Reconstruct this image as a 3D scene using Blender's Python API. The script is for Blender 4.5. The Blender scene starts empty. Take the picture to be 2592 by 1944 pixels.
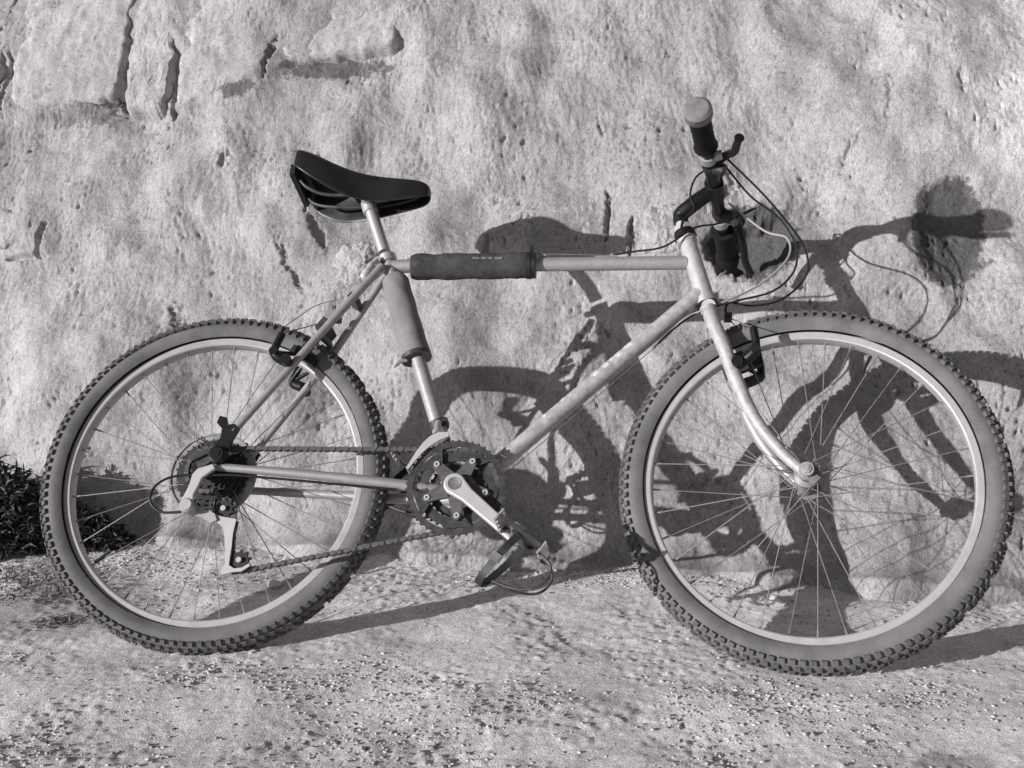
import bpy, bmesh, math, random
import numpy as np
from mathutils import Vector, Matrix

random.seed(7)
rng = np.random.default_rng(11)
sc = bpy.context.scene
COL = sc.collection
R = math.radians

# ------------------------------------------------------------------ camera, sky, sun, exposure
cam_d = bpy.data.cameras.new('camera')
cam = bpy.data.objects.new('camera', cam_d)
COL.objects.link(cam)
sc.camera = cam
cam_d.sensor_fit = 'HORIZONTAL'
cam_d.sensor_width = 36.0
cam_d.lens = 36.0 * 1.1000347
cam_d.clip_start = 0.05
cam_d.clip_end = 500.0
CAM = Vector((0.78151625, -1.90612404, 0.49662427))
yaw, pitch, roll = R(6.13125563), R(-0.54433998), R(-0.28914882)
look = (Matrix.Rotation(yaw, 3, 'Z') @ Matrix.Rotation(pitch, 3, 'X') @ Matrix.Rotation(roll, 3, 'Y'))
cam.matrix_world = Matrix.Translation(CAM) @ (look @ Matrix.Rotation(R(90), 3, 'X')).to_4x4()

SUN_TRAVEL = Vector((1.207, 1.0, -0.222)).normalized()      # low sun from the left, behind the camera
to_sun = -SUN_TRAVEL
world = bpy.data.worlds.new('World')
sc.world = world
world.use_nodes = True
wn = world.node_tree
wn.nodes.clear()
sky = wn.nodes.new('ShaderNodeTexSky')
sky.sky_type = 'NISHITA'
sky.sun_disc = False
sky.sun_elevation = math.asin(to_sun.z)
sky.sun_rotation = math.atan2(to_sun.x, to_sun.y)
bw = wn.nodes.new('ShaderNodeRGBToBW')
tint = wn.nodes.new('ShaderNodeMix')
tint.data_type = 'RGBA'
tint.blend_type = 'MULTIPLY'
tint.inputs[0].default_value = 1.0
tint.inputs[7].default_value = (1.0, 0.965, 0.965, 1)
bg = wn.nodes.new('ShaderNodeBackground')
bg.inputs['Strength'].default_value = 0.082
wo = wn.nodes.new('ShaderNodeOutputWorld')
wn.links.new(sky.outputs[0], bw.inputs[0])
wn.links.new(bw.outputs[0], tint.inputs[6])
wn.links.new(tint.outputs[2], bg.inputs[0])
wn.links.new(bg.outputs[0], wo.inputs[0])

sun_d = bpy.data.lights.new('sun', 'SUN')
sun_d.energy = 4.9
sun_d.angle = R(0.5)
sun_d.color = (1.0, 0.985, 0.98)
sun = bpy.data.objects.new('sun', sun_d)
COL.objects.link(sun)
sun.rotation_euler = SUN_TRAVEL.to_track_quat('-Z', 'Y').to_euler()
sun.location = (-3, -3, 3)

sc.view_settings.view_transform = 'Standard'
sc.view_settings.look = 'None'
sc.view_settings.gamma = 1.0
sc.view_settings.use_curve_mapping = False
sc.view_settings.exposure = 0.08
sc.render.engine = 'CYCLES'
sc.cycles.max_bounces = 6

# ------------------------------------------------------------------ materials (all near-neutral: a black and white print)
TINT = (1.0, 0.960, 0.982)
def grey(v):
    return (v * TINT[0], v * TINT[1], v * TINT[2], 1.0)

def mat(name, v, rough=0.6, metal=0.0, spec=0.5, mottle=0.0, mscale=40.0, dust=0.0, dustv=0.30, dscale=18.0, bump=0.0, bscale=300.0, stretch=None, island=0.0):
    m = bpy.data.materials.new(name)
    m.use_nodes = True
    nt = m.node_tree
    p = nt.nodes['Principled BSDF']
    p.inputs['Base Color'].default_value = grey(v)
    p.inputs['Roughness'].default_value = rough
    p.inputs['Metallic'].default_value = metal
    p.inputs['Specular IOR Level'].default_value = spec
    tc = nt.nodes.new('ShaderNodeTexCoord')
    vec = tc.outputs['Object']
    if stretch:
        mp = nt.nodes.new('ShaderNodeMapping')
        mp.inputs['Scale'].default_value = stretch
        nt.links.new(vec, mp.inputs[0]); vec = mp.outputs[0]
    col = None
    if mottle > 0:
        n = nt.nodes.new('ShaderNodeTexNoise')
        n.inputs['Scale'].default_value = mscale
        n.inputs['Detail'].default_value = 6
        n.inputs['Roughness'].default_value = 0.65
        nt.links.new(vec, n.inputs['Vector'])
        r = nt.nodes.new('ShaderNodeValToRGB')
        r.color_ramp.elements[0].position = 0.3
        r.color_ramp.elements[1].position = 0.7
        r.color_ramp.elements[0].color = grey(v * (1 - mottle))
        r.color_ramp.elements[1].color = grey(min(0.9, v * (1 + mottle)))
        nt.links.new(n.outputs['Fac'], r.inputs[0])
        col = r.outputs[0]
    if island > 0:
        g = nt.nodes.new('ShaderNodeNewGeometry')
        r2 = nt.nodes.new('ShaderNodeValToRGB')
        r2.color_ramp.elements[0].color = grey(v * (1 - island))
        r2.color_ramp.elements[1].color = grey(min(0.9, v * (1 + island)))
        nt.links.new(g.outputs['Random Per Island'], r2.inputs[0])
        col = r2.outputs[0]
    if dust > 0:
        n2 = nt.nodes.new('ShaderNodeTexNoise')
        n2.inputs['Scale'].default_value = dscale
        n2.inputs['Detail'].default_value = 8
        n2.inputs['Roughness'].default_value = 0.7
        nt.links.new(tc.outputs['Object'], n2.inputs['Vector'])
        r3 = nt.nodes.new('ShaderNodeMapRange')
        r3.inputs[1].default_value = 0.40; r3.inputs[2].default_value = 0.68
        r3.inputs[3].default_value = 0.0; r3.inputs[4].default_value = dust
        nt.links.new(n2.outputs['Fac'], r3.inputs[0])
        mx = nt.nodes.new('ShaderNodeMix'); mx.data_type = 'RGBA'
        nt.links.new(r3.outputs[0], mx.inputs[0])
        if col is None: mx.inputs[6].default_value = grey(v)
        else: nt.links.new(col, mx.inputs[6])
        mx.inputs[7].default_value = grey(dustv)
        col = mx.outputs[2]
        rr = nt.nodes.new('ShaderNodeMapRange')
        rr.inputs[1].default_value = 0.0; rr.inputs[2].default_value = 1.0
        rr.inputs[3].default_value = rough; rr.inputs[4].default_value = 0.9
        nt.links.new(r3.outputs[0], rr.inputs[0])
        nt.links.new(rr.outputs[0], p.inputs['Roughness'])
    if col is not None:
        nt.links.new(col, p.inputs['Base Color'])
    if bump > 0:
        n3 = nt.nodes.new('ShaderNodeTexNoise')
        n3.inputs['Scale'].default_value = bscale
        n3.inputs['Detail'].default_value = 4
        nt.links.new(vec, n3.inputs['Vector'])
        b = nt.nodes.new('ShaderNodeBump')
        b.inputs['Strength'].default_value = bump
        b.inputs['Distance'].default_value = 0.002
        nt.links.new(n3.outputs['Fac'], b.inputs['Height'])
        nt.links.new(b.outputs[0], p.inputs['Normal'])
    return m

M = {
    'paint': mat('silver_paint', 0.38, 0.42, 0.35, mottle=0.14, mscale=60, dust=0.45, dustv=0.25, dscale=110, bump=0.08),
    'paint_worn': mat('worn_silver_paint', 0.38, 0.5, 0.25, mottle=0.28, mscale=55, dust=0.85, dustv=0.54, dscale=85, bump=0.15),
    'alloy': mat('brushed_alloy', 0.50, 0.38, 0.55, mottle=0.08, mscale=120, dust=0.3, dustv=0.42),
    'alloy_bright': mat('bright_alloy', 0.53, 0.4, 0.25, mottle=0.06, dust=0.15, dustv=0.5),
    'rim': mat('rim_alloy', 0.42, 0.5, 0.3, mottle=0.10, mscale=50, dust=0.45, dustv=0.44),
    'steel_dark': mat('dark_oily_steel', 0.045, 0.45, 0.3, mottle=0.4, mscale=90, dust=0.4, dustv=0.13, dscale=60),
    'steel_grey': mat('grey_steel', 0.20, 0.5, 0.4, mottle=0.3, mscale=90, dust=0.4, dustv=0.28, dscale=60),
    'black': mat('black_plastic', 0.014, 0.5, 0, mottle=0.3, dust=0.25, dustv=0.05),
    'black_metal': mat('black_painted_metal', 0.006, 0.42, 0, spec=0.35, mottle=0.2, dust=0.15, dustv=0.02),
    'leather': mat('black_saddle_leather', 0.013, 0.27, 0, spec=0.7, mottle=0.3, mscale=30, dust=0.35, dustv=0.045, dscale=9, bump=0.25, bscale=420),
    'leather_worn_sheen': mat('worn_saddle_leather_sheen', 0.10, 0.38, 0, mottle=0.45, mscale=45, dust=0.5, dustv=0.20, dscale=35, bump=0.25, bscale=420),
    'decal': mat('flaking_decal', 0.60, 0.6, 0, mottle=0.3, mscale=150, dust=0.5, dustv=0.36, dscale=140),
    'grip': mat('black_rubber_grip', 0.006, 0.75, 0, spec=0.25, dust=0.3, dustv=0.02),
    'grip_cap': mat('grey_rubber_cap', 0.15, 0.75, 0, mottle=0.2, dust=0.4, dustv=0.3, dscale=60),
    'foam_dark': mat('dark_foam', 0.040, 0.85, 0, spec=0.3, mottle=0.45, mscale=22, dust=0.6, dustv=0.11, dscale=30, bump=0.5, bscale=500),
    'foam_grey': mat('grey_foam', 0.21, 0.9, 0, spec=0.2, mottle=0.22, mscale=18, dust=0.4, dustv=0.28, dscale=25, bump=0.5, bscale=500),
    'tyre': mat('dusty_tyre_rubber', 0.128, 0.85, 0, spec=0.25, mottle=0.30, mscale=14, dust=0.7, dustv=0.215, dscale=9, bump=0.2),
    'knob': mat('tyre_tread_rubber', 0.10, 0.9, 0, spec=0.2, mottle=0.3, mscale=60, dust=0.5, dustv=0.17, dscale=40),
    'spoke': mat('spoke_steel', 0.30, 0.45, 0.5, mottle=0.3, mscale=30),
    'cable': mat('black_cable_casing', 0.010, 0.5, 0, spec=0.3, dust=0.2, dustv=0.04),
    'cable_grey': mat('grey_cable_casing', 0.34, 0.5, 0, dust=0.2, dustv=0.4),
    'disc': mat('smoky_plastic_guard', 0.26, 0.35, 0, mottle=0.45, mscale=70, dust=0.7, dustv=0.42),
    'cog': mat('greasy_cog_steel', 0.025, 0.5, 0.2, mottle=0.5, mscale=120, dust=0.4, dustv=0.09, dscale=90),
    'spider': mat('dull_spider', 0.10, 0.5, 0.3, mottle=0.4, mscale=90, dust=0.4, dustv=0.16, dscale=60),
    'chain': mat('rusty_chain', 0.075, 0.55, 0.4, mottle=0.4, mscale=200, dust=0.5, dustv=0.22, dscale=120),
    'grass': mat('dark_grass', 0.085, 0.8, 0, spec=0.2, island=0.9),
    'grass_dry': mat('dry_grass', 0.20, 0.8, 0, spec=0.2, island=0.6),
    'pale': mat('pale_stone', 0.62, 0.9, 0, spec=0.2, mottle=0.15, mscale=60, bump=0.4),
    'pebble': mat('gravel_stone', 0.44, 0.9, 0, spec=0.2, island=0.45, bump=0.4),
    'twig': mat('dark_litter', 0.16, 0.9, 0, spec=0.2, island=0.7),
}

# ------------------------------------------------------------------ mesh helpers
class MB:
    """collects shapes and links them as one mesh object"""
    def __init__(s): s.v = []; s.f = []
    def add(s, V, F):
        o = len(s.v)
        s.v.extend([tuple(map(float, q)) for q in V]); s.f.extend([tuple(i + o for i in f) for f in F])
    def tube(s, pts, r, seg=12, cap=True):
        pts = [Vector(p) for p in pts]
        n = len(pts)
        rs = r if hasattr(r, '__len__') else [r] * n
        T = []
        for i in range(n):
            a = pts[max(0, i - 1)]; b = pts[min(n - 1, i + 1)]
            T.append((b - a).normalized())
        up = Vector((0, 0, 1)) if abs(T[0].z) < 0.9 else Vector((1, 0, 0))
        N = (up - T[0] * up.dot(T[0])).normalized()
        V = []; F = []
        for i in range(n):
            N = (N - T[i] * N.dot(T[i])).normalized()
            B = T[i].cross(N)
            for k in range(seg):
                a = 2 * math.pi * k / seg
                V.append(pts[i] + (N * math.cos(a) + B * math.sin(a)) * rs[i])
        for i in range(n - 1):
            for k in range(seg):
                k2 = (k + 1) % seg
                F.append((i * seg + k, i * seg + k2, (i + 1) * seg + k2, (i + 1) * seg + k))
        if cap:
            F.append(tuple(reversed(range(seg)))); F.append(tuple((n - 1) * seg + k for k in range(seg)))
        s.add(V, F)
    def cyl(s, a, b, r, seg=20): s.tube([a, b], r, seg)
    def lathe(s, prof, n=48, closed=True, c=(0, 0, 0), cap=False):
        """prof: (r, w) pairs turned about the w (third) axis"""
        V = []; F = []; m = len(prof)
        for k in range(n):
            a = 2 * math.pi * k / n
            for r, w in prof:
                V.append((c[0] + r * math.cos(a), c[1] + r * math.sin(a), c[2] + w))
        for k in range(n):
            k2 = (k + 1) % n
            for i in range(m if closed else m - 1):
                j = (i + 1) % m
                F.append((k * m + i, k2 * m + i, k2 * m + j, k * m + j))
        s.add(V, F)
    def plate(s, poly, w0, w1):
        n = len(poly)
        V = [(u, v, w0) for u, v in poly] + [(u, v, w1) for u, v in poly]
        F = [tuple(reversed(range(n))), tuple(range(n, 2 * n))]
        for i in range(n):
            j = (i + 1) % n
            F.append((i, j, j + n, i + n))
        s.add(V, F)
    def box(s, c, ax, ay, az, hx, hy, hz, taper=1.0):
        c = Vector(c); ax = Vector(ax); ay = Vector(ay); az = Vector(az)
        V = []
        for k in (-1, 1):
            t = taper if k > 0 else 1.0
            for i, j in ((-1, -1), (1, -1), (1, 1), (-1, 1)):
                V.append(c + ax * hx * i * t + ay * hy * j * t + az * hz * k)
        s.add(V, [(3, 2, 1, 0), (4, 5, 6, 7), (0, 1, 5, 4), (1, 2, 6, 5), (2, 3, 7, 6), (3, 0, 4, 7)])
    def ring(s, c, r0, r1, w0, w1, n=40, teeth=0, td=0.0035):
        """annulus with optional teeth"""
        if teeth:
            out = []
            for k in range(teeth):
                a = 2 * math.pi / teeth
                for da, rr in ((0.0, r1 - td), (0.25, r1 - td), (0.42, r1), (0.58, r1), (0.75, r1 - td)):
                    out.append((k * a + da * a, rr))
        else:
            out = [(2 * math.pi * k / n, r1) for k in range(n)]
        m = len(out); V = []
        for w in (w0, w1):
            for a, rr in out: V.append((c[0] + rr * math.cos(a), c[1] + rr * math.sin(a), w))
            for a, rr in out: V.append((c[0] + r0 * math.cos(a), c[1] + r0 * math.sin(a), w))
        F = []
        for k in range(m):
            k2 = (k + 1) % m
            F.append((k, m + k, m + k2, k2))
            F.append((2 * m + k, 2 * m + k2, 3 * m + k2, 3 * m + k))
            F.append((k, k2, 2 * m + k2, 2 * m + k))
            F.append((m + k, 3 * m + k, 3 * m + k2, m + k2))
        s.add(V, F)
    def build(s, name, m, parent=None, smooth=True, angle=38):
        me = bpy.data.meshes.new(name)
        me.from_pydata(s.v, [], s.f)
        bm = bmesh.new(); bm.from_mesh(me); bmesh.ops.recalc_face_normals(bm, faces=bm.faces); bm.to_mesh(me); bm.free()
        me.materials.append(m)
        if smooth:
            me.polygons.foreach_set('use_smooth', [True] * len(me.polygons))
            me.set_sharp_from_angle(angle=R(angle))
        o = bpy.data.objects.new(name, me)
        COL.objects.link(o)
        if parent: o.parent = parent
        return o

def empty(name, parent=None, mtx=None):
    o = bpy.data.objects.new(name, None)
    o.empty_display_size = 0.05
    COL.objects.link(o)
    if parent: o.parent = parent
    if mtx is not None: o.matrix_local = mtx
    return o

def tag(o, label=None, cat=None, group=None, kind=None):
    if label: o['label'] = label
    if cat: o['category'] = cat
    if group: o['group'] = group
    if kind: o['kind'] = kind
    return o

def spline(pts, n=8):
    """Catmull-Rom through pts"""
    P = [Vector(p) for p in pts]
    P = [P[0] * 2 - P[1]] + P + [P[-1] * 2 - P[-2]]
    out = []
    for i in range(1, len(P) - 2):
        for k in range(n):
            t = k / n
            a, b, c, d = P[i - 1:i + 3]
            out.append(0.5 * ((2 * b) + (c - a) * t + (2 * a - 5 * b + 4 * c - d) * t * t + (3 * b - a - 3 * c + d) * t ** 3))
    out.append(P[-2])
    return out

def arc(c, r, a0, a1, n=12):
    return [(c[0] + r * math.cos(R(a0 + (a1 - a0) * k / n)), c[1] + r * math.sin(R(a0 + (a1 - a0) * k / n))) for k in range(n + 1)]

# ------------------------------------------------------------------ noise (numpy gradient noise)
class Noise:
    def __init__(s, seed):
        g = np.random.default_rng(seed)
        s.p = g.permutation(4096)
        a = g.random(4096) * 2 * np.pi
        s.g = np.stack([np.cos(a), np.sin(a)], 1)
        s.r = g.random((4096, 3))
    def h(s, i, j): return s.p[(s.p[i % 4096] + j) % 4096]
    def n(s, x, y):
        i = np.floor(x).astype(int); j = np.floor(y).astype(int)
        fx = x - i; fy = y - j
        u = fx * fx * fx * (fx * (fx * 6 - 15) + 10); v = fy * fy * fy * (fy * (fy * 6 - 15) + 10)
        def d(a, b):
            g = s.g[s.h(i + a, j + b)]
            return g[..., 0] * (fx - a) + g[..., 1] * (fy - b)
        return ((d(0, 0) * (1 - u) + d(1, 0) * u) * (1 - v) + (d(0, 1) * (1 - u) + d(1, 1) * u) * v) * 1.5
    def fbm(s, x, y, o=4, g=0.5):
        t = 0; a = 1; k = 1
        for q in range(o):
            t = t + a * s.n(x * k + 17.3 * q, y * k - 9.1 * q); a *= g; k *= 2.03
        return t
    def cell(s, x, y, dens=1.0):
        """distance to the nearest cell point and that point's random number"""
        i = np.floor(x).astype(int); j = np.floor(y).astype(int)
        best = np.full(x.shape, 9.0); rnd = np.zeros(x.shape)
        for a in (-1, 0, 1):
            for b in (-1, 0, 1):
                r = s.r[s.h(i + a, j + b)]
                d = np.hypot(i + a + r[..., 0] - x, j + b + r[..., 1] - y)
                m = d < best
                best = np.where(m, d, best); rnd = np.where(m, r[..., 2], rnd)
        return best, rnd
N1, N2, N3 = Noise(1), Noise(2), Noise(3)

def smooth(a, b, x):
    t = np.clip((x - a) / (b - a), 0, 1)
    return t * t * (3 - 2 * t)

def grid_object(name, P, m, parent=None):
    """P: (ny, nx, 3) vertex array"""
    ny, nx, _ = P.shape
    idx = np.arange(ny * nx).reshape(ny, nx)
    q = np.stack([idx[:-1, :-1], idx[:-1, 1:], idx[1:, 1:], idx[1:, :-1]], -1).reshape(-1, 4)
    me = bpy.data.meshes.new(name)
    me.vertices.add(ny * nx); me.vertices.foreach_set('co', P.reshape(-1).astype(np.float32))
    me.loops.add(q.size); me.loops.foreach_set('vertex_index', q.reshape(-1).astype(np.int32))
    me.polygons.add(len(q)); me.polygons.foreach_set('loop_start', np.arange(0, q.size, 4, dtype=np.int32))
    me.polygons.foreach_set('use_smooth', np.ones(len(q), dtype=bool))
    me.update(calc_edges=True)
    me.materials.append(m)
    o = bpy.data.objects.new(name, me)
    COL.objects.link(o)
    if parent: o.parent = parent
    return o

def axis_samples(lo, a, b, hi, fine, coarse):
    return np.concatenate([np.arange(lo, a, coarse), np.arange(a, b, fine), np.arange(b, hi + coarse, coarse)])

# ------------------------------------------------------------------ wall material
def earth_material(name, v, dark, speck_scale, speck_amt, zstretch=1.0, patches=()):
    m = bpy.data.materials.new(name); m.use_nodes = True
    nt = m.node_tree; p = nt.nodes['Principled BSDF']
    p.inputs['Roughness'].default_value = 0.95
    p.inputs['Specular IOR Level'].default_value = 0.15
    tc = nt.nodes.new('ShaderNodeTexCoord')
    mp = nt.nodes.new('ShaderNodeMapping'); mp.inputs['Scale'].default_value = (1, 1, zstretch)
    nt.links.new(tc.outputs['Object'], mp.inputs[0])
    def noise(scale, detail, rough, src=mp):
        n = nt.nodes.new('ShaderNodeTexNoise')
        n.inputs['Scale'].default_value = scale; n.inputs['Detail'].default_value = detail; n.inputs['Roughness'].default_value = rough
        nt.links.new((src.outputs[0] if src is mp else src), n.inputs['Vector'])
        return n.outputs['Fac']
    def ramp(f, a, b, lo, hi):
        r = nt.nodes.new('ShaderNodeMapRange'); r.inputs[1].default_value = a; r.inputs[2].default_value = b
        r.inputs[3].default_value = lo; r.inputs[4].default_value = hi
        nt.links.new(f, r.inputs[0]); return r.outputs[0]
    def mul(a, b):
        q = nt.nodes.new('ShaderNodeMath'); q.operation = 'MULTIPLY'
        for i, s in enumerate((a, b)):
            if hasattr(s, 'links'): nt.links.new(s, q.inputs[i])
            else: q.inputs[i].default_value = s
        return q.outputs[0]
    big = ramp(noise(3.2, 5, 0.6, tc.outputs['Object']), 0.3, 0.7, 0.80, 1.16)
    mid = ramp(noise(26, 6, 0.65), 0.3, 0.7, 0.84, 1.12)
    fine = ramp(noise(speck_scale, 3, 0.6), 0.33, 0.45, speck_amt, 1.0)
    grain = mul(ramp(noise(430, 2, 0.6), 0.28, 0.72, 0.66, 1.30), ramp(noise(170, 3, 0.65), 0.30, 0.70, 0.84, 1.14))
    val = mul(mul(mul(big, mid), mul(fine, grain)), v)
    for (cx, cy, cz, rx, ry, rz, amt) in patches:       # darker and lighter tone patches, each with its own outline
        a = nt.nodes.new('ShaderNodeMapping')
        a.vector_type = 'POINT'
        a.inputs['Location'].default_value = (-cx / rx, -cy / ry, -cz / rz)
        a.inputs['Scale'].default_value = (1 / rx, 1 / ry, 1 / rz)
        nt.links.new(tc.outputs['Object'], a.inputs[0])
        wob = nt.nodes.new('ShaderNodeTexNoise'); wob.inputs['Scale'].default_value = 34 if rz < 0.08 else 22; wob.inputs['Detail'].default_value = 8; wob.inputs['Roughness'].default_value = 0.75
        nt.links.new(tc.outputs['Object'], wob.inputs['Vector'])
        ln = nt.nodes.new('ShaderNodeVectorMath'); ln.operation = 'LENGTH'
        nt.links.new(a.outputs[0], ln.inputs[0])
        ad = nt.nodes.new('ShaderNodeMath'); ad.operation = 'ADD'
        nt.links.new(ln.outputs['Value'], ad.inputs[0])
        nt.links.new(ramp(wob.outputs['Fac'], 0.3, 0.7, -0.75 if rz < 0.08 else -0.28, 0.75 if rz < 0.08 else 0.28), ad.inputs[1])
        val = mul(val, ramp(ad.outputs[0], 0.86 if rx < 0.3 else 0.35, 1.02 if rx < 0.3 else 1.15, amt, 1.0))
    cmb = nt.nodes.new('ShaderNodeMix'); cmb.data_type = 'RGBA'; cmb.blend_type = 'MULTIPLY'
    cmb.inputs[0].default_value = 1.0
    nt.links.new(val, cmb.inputs[6]); cmb.inputs[7].default_value = (*TINT, 1)
    nt.links.new(cmb.outputs[2], p.inputs['Base Color'])
    b = nt.nodes.new('ShaderNodeBump'); b.inputs['Strength'].default_value = 0.85; b.inputs['Distance'].default_value = 0.0035
    nt.links.new(noise(300, 6, 0.72), b.inputs['Height'])
    nt.links.new(b.outputs[0], p.inputs['Normal'])
    return m

# ------------------------------------------------------------------ the rock wall
WY0, WA, WB = 0.690, -0.101, 0.335
def wall_y(x, z): return WY0 + WA * (x - 0.95) + WB * (z - 0.75)
WN = Vector((WA, -1.0, WB)).normalized()                 # outward normal of the mean wall plane (towards the camera)

HOLES = [  # x, z, rx, rz, depth, tilt : hollows in the wall face
    (1.040, 0.795, 0.098, 0.088, 0.075, 0.1),
    (1.475, 0.815, 0.085, 0.125, 0.012, 0.0),
    (-0.587, 1.262, 0.030, 0.060, 0.035, -0.3),
    (-0.430, 1.235, 0.010, 0.085, 0.040, 0.02),
    (-0.945, 1.300, 0.008, 0.090, 0.025, 0.0),
    (-0.162, 1.320, 0.009, 0.055, 0.028, 0.15),
    (0.004, 0.845, 0.016, 0.055, 0.016, -0.5),
    (-0.060, 0.760, 0.014, 0.060, 0.012, -0.6),
    (-0.335, 0.615, 0.020, 0.055, 0.013, -0.3),
    (0.716, 0.875, 0.008, 0.055, 0.022, 0.0),
    (0.774, 0.818, 0.014, 0.045, 0.028, 0.0),
    (-0.790, 0.790, 0.070, 0.010, 0.020, 0.35),
    (-0.752, 0.830, 0.010, 0.040, 0.020, 0.2),
    (0.430, 0.800, 0.008, 0.040, 0.012, 0.0),
    (1.270, 1.000, 0.016, 0.030, 0.008, 0.5), (1.360, 1.120, 0.008, 0.060, 0.007, 0.1), (1.520, 1.160, 0.010, 0.030, 0.008, 0.0),
    (0.700, 1.090, 0.005, 0.030, 0.010, -0.3),
    (1.000, 0.930, 0.018, 0.035, 0.010, 0.2),
    (-0.260, 1.035, 0.014, 0.022, 0.012, 0.3),
]
BUMPS = [  # x, z, rx, rz, height : swellings
    (-0.28, 1.05, 0.14, 0.16, 0.018), (-0.40, 0.93, 0.18, 0.12, 0.016), (0.11, 0.74, 0.10, 0.09, 0.022),
    (-0.84, 0.85, 0.08, 0.06, 0.022), (0.45, 1.15, 0.35, 0.2, 0.016), (1.45, 1.15, 0.3, 0.25, 0.02),
    (0.86, 0.83, 0.06, 0.06, 0.02), (0.955, 0.765, 0.035, 0.035, 0.012), (-0.55, 0.45, 0.25, 0.2, 0.03), (0.50, 0.50, 0.2, 0.2, -0.012),
    (1.68, 0.84, 0.15, 0.14, -0.060), (1.30, 0.30, 0.3, 0.2, 0.02), (0.1, 0.30, 0.3, 0.15, 0.012),
]
def wall_relief(X, Z):
    """height of the wall face above its mean plane, metres, towards the camera"""
    wx = X + 0.02 * N1.fbm(X * 6, Z * 6, 2); wz = Z + 0.02 * N2.fbm(X * 6, Z * 6, 2)
    h = 0.028 * N1.fbm(X * 2.3, Z * 2.3, 3)
    h = h + 0.026 * N3.fbm(X * 4.6 + Z * 1.5, Z * 4.0 - X, 2) + 0.0085 * N2.fbm(wx * 8, wz * 8, 3)
    for (x, z, rx, rz, a) in BUMPS:
        h = h + a * np.exp(-(((X - x) / rx) ** 2 + ((Z - z) / rz) ** 2))
    # the course of dressed stones along the top left overhangs the plaster below
    edge = 1.185 + 0.16 * smooth(-0.45, 0.15, X) + 0.010 * N3.fbm(X * 14, Z * 3, 3)
    on = smooth(-0.012, 0.022, Z - edge) * (1 - smooth(0.16, 0.34, X))
    h = h + 0.016 * on
    # thrown plaster: stringy and vertical high up, lumpy lower down
    up = smooth(0.75, 1.1, Z)
    s1 = N3.fbm(wx * 95, wz * (95 - 62 * 0.9), 3, 0.6); s2 = N2.fbm(wx * 75, wz * 75, 3, 0.6)
    cover = 0.25 + 0.75 * smooth(-0.35, 0.45, N1.fbm(X * 3.1 + 5, Z * 3.1, 3))
    h = h + 0.0017 * cover * (s1 * up + s2 * (1 - up))
    scr = smooth(0.0, 0.5, N2.fbm(X * 2.6 + 11, Z * 2.0, 2) + 0.35 * up)
    h = h + 0.0014 * scr * N1.fbm(wx * 85 + 0.15 * wz * 85, wz * 11, 3, 0.6)
    h = h + 0.0008 * N1.fbm(X * 260, Z * 200, 2)
    # pits
    clump = smooth(0.05, 0.55, N3.fbm(X * 5.3 - 3, Z * 5.3 + 8, 3))
    for (sc_, th, dep, sz, st_) in ((30, 0.93, 0.0080, 0.24, 0.7), (72, 0.84, 0.0060, 0.34, 0.38), (125, 0.76, 0.0048, 0.42, 0.55)):
        d, r = N2.cell(wx * sc_, wz * sc_ * st_ + 3.0)
        h = h - dep * np.where(r > th, 1 - smooth(0.0, sz, d), 0) * (0.18 + 0.25 * cover + 1.25 * clump)
    # little crumbs standing proud
    d, r = N3.cell(wx * 75, wz * 75)
    h = h + 0.0014 * np.where(r > 0.7, 1 - smooth(0.05, 0.38, d), 0)
    wob = 0.62 * N1.fbm(X * 60, Z * 36, 4, 0.65)
    for (x, z, rx, rz, dep, t) in HOLES:
        u = (X - x) - t * (Z - z); v = (Z - z)
        d = np.sqrt((u / rx) ** 2 + (v / rz) ** 2) + (wob if rx < 0.04 else 0.10 * wob + 0.16 * N2.fbm(X * 16, Z * 16, 2))
        h = h - dep * (1 - smooth(0.55, 1.05, d))
    # the foot of the wall runs out into the ground
    h = h + 0.085 * np.exp(-np.clip(Z - 0.19 * wall_y(X, 0.10) + 0.01, 0, 9) / 0.045) * (0.7 + 0.6 * N2.n(X * 6, Z * 0))
    return h

xs = axis_samples(-3.2, -1.10, 1.78, 4.2, 0.0034, 0.05)
zs = axis_samples(-0.16, -0.06, 1.60, 2.6, 0.0034, 0.05)
Xg, Zg = np.meshgrid(xs, zs)
rel = wall_relief(Xg, Zg)
Pw = np.stack([Xg + WN.x * rel, wall_y(Xg, Zg) + WN.y * rel, Zg + WN.z * rel], -1)
TONES_AND_GLARE = [(1.47, 0.66, 0.815, 0.088, 0.30, 0.130, 0.30), (1.055, 0.72, 0.795, 0.108, 0.3, 0.098, 0.26), (-0.61, 1.0, 1.26, 0.05, 0.3, 0.07, 0.4), (-0.70, 1.0, 1.19, 0.11, 0.3, 0.035, 0.62),  # darker in the two hollows by the bar; pitted dirt at the top stones
          (1.72, 0.6, 1.10, 0.46, 0.9, 0.44, 1.42), (-0.95, 0.8, 0.45, 0.42, 0.9, 0.36, 1.34), (-0.30, 0.9, 0.95, 0.34, 0.9, 0.24, 1.12), (0.72, 0.8, 1.02, 0.40, 0.9, 0.22, 0.9), (0.02, 0.95, 1.285, 0.15, 0.3, 0.028, 0.42), (-0.25, 0.97, 1.235, 0.07, 0.3, 0.024, 0.42)]  # first entry paints right-edge glare into the wall colour; next two brighten too
wall_m = earth_material('rough_plaster', 0.385, 0.1, 120, 0.66, 0.45, TONES_AND_GLARE)
wall = empty('rock_wall')
wall.location = (0, 0, 0)
tag(wall, 'rough pale plastered stone wall leaning back behind the bicycle', 'wall')
grid_object('wall_face', Pw, wall_m, wall)

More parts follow.
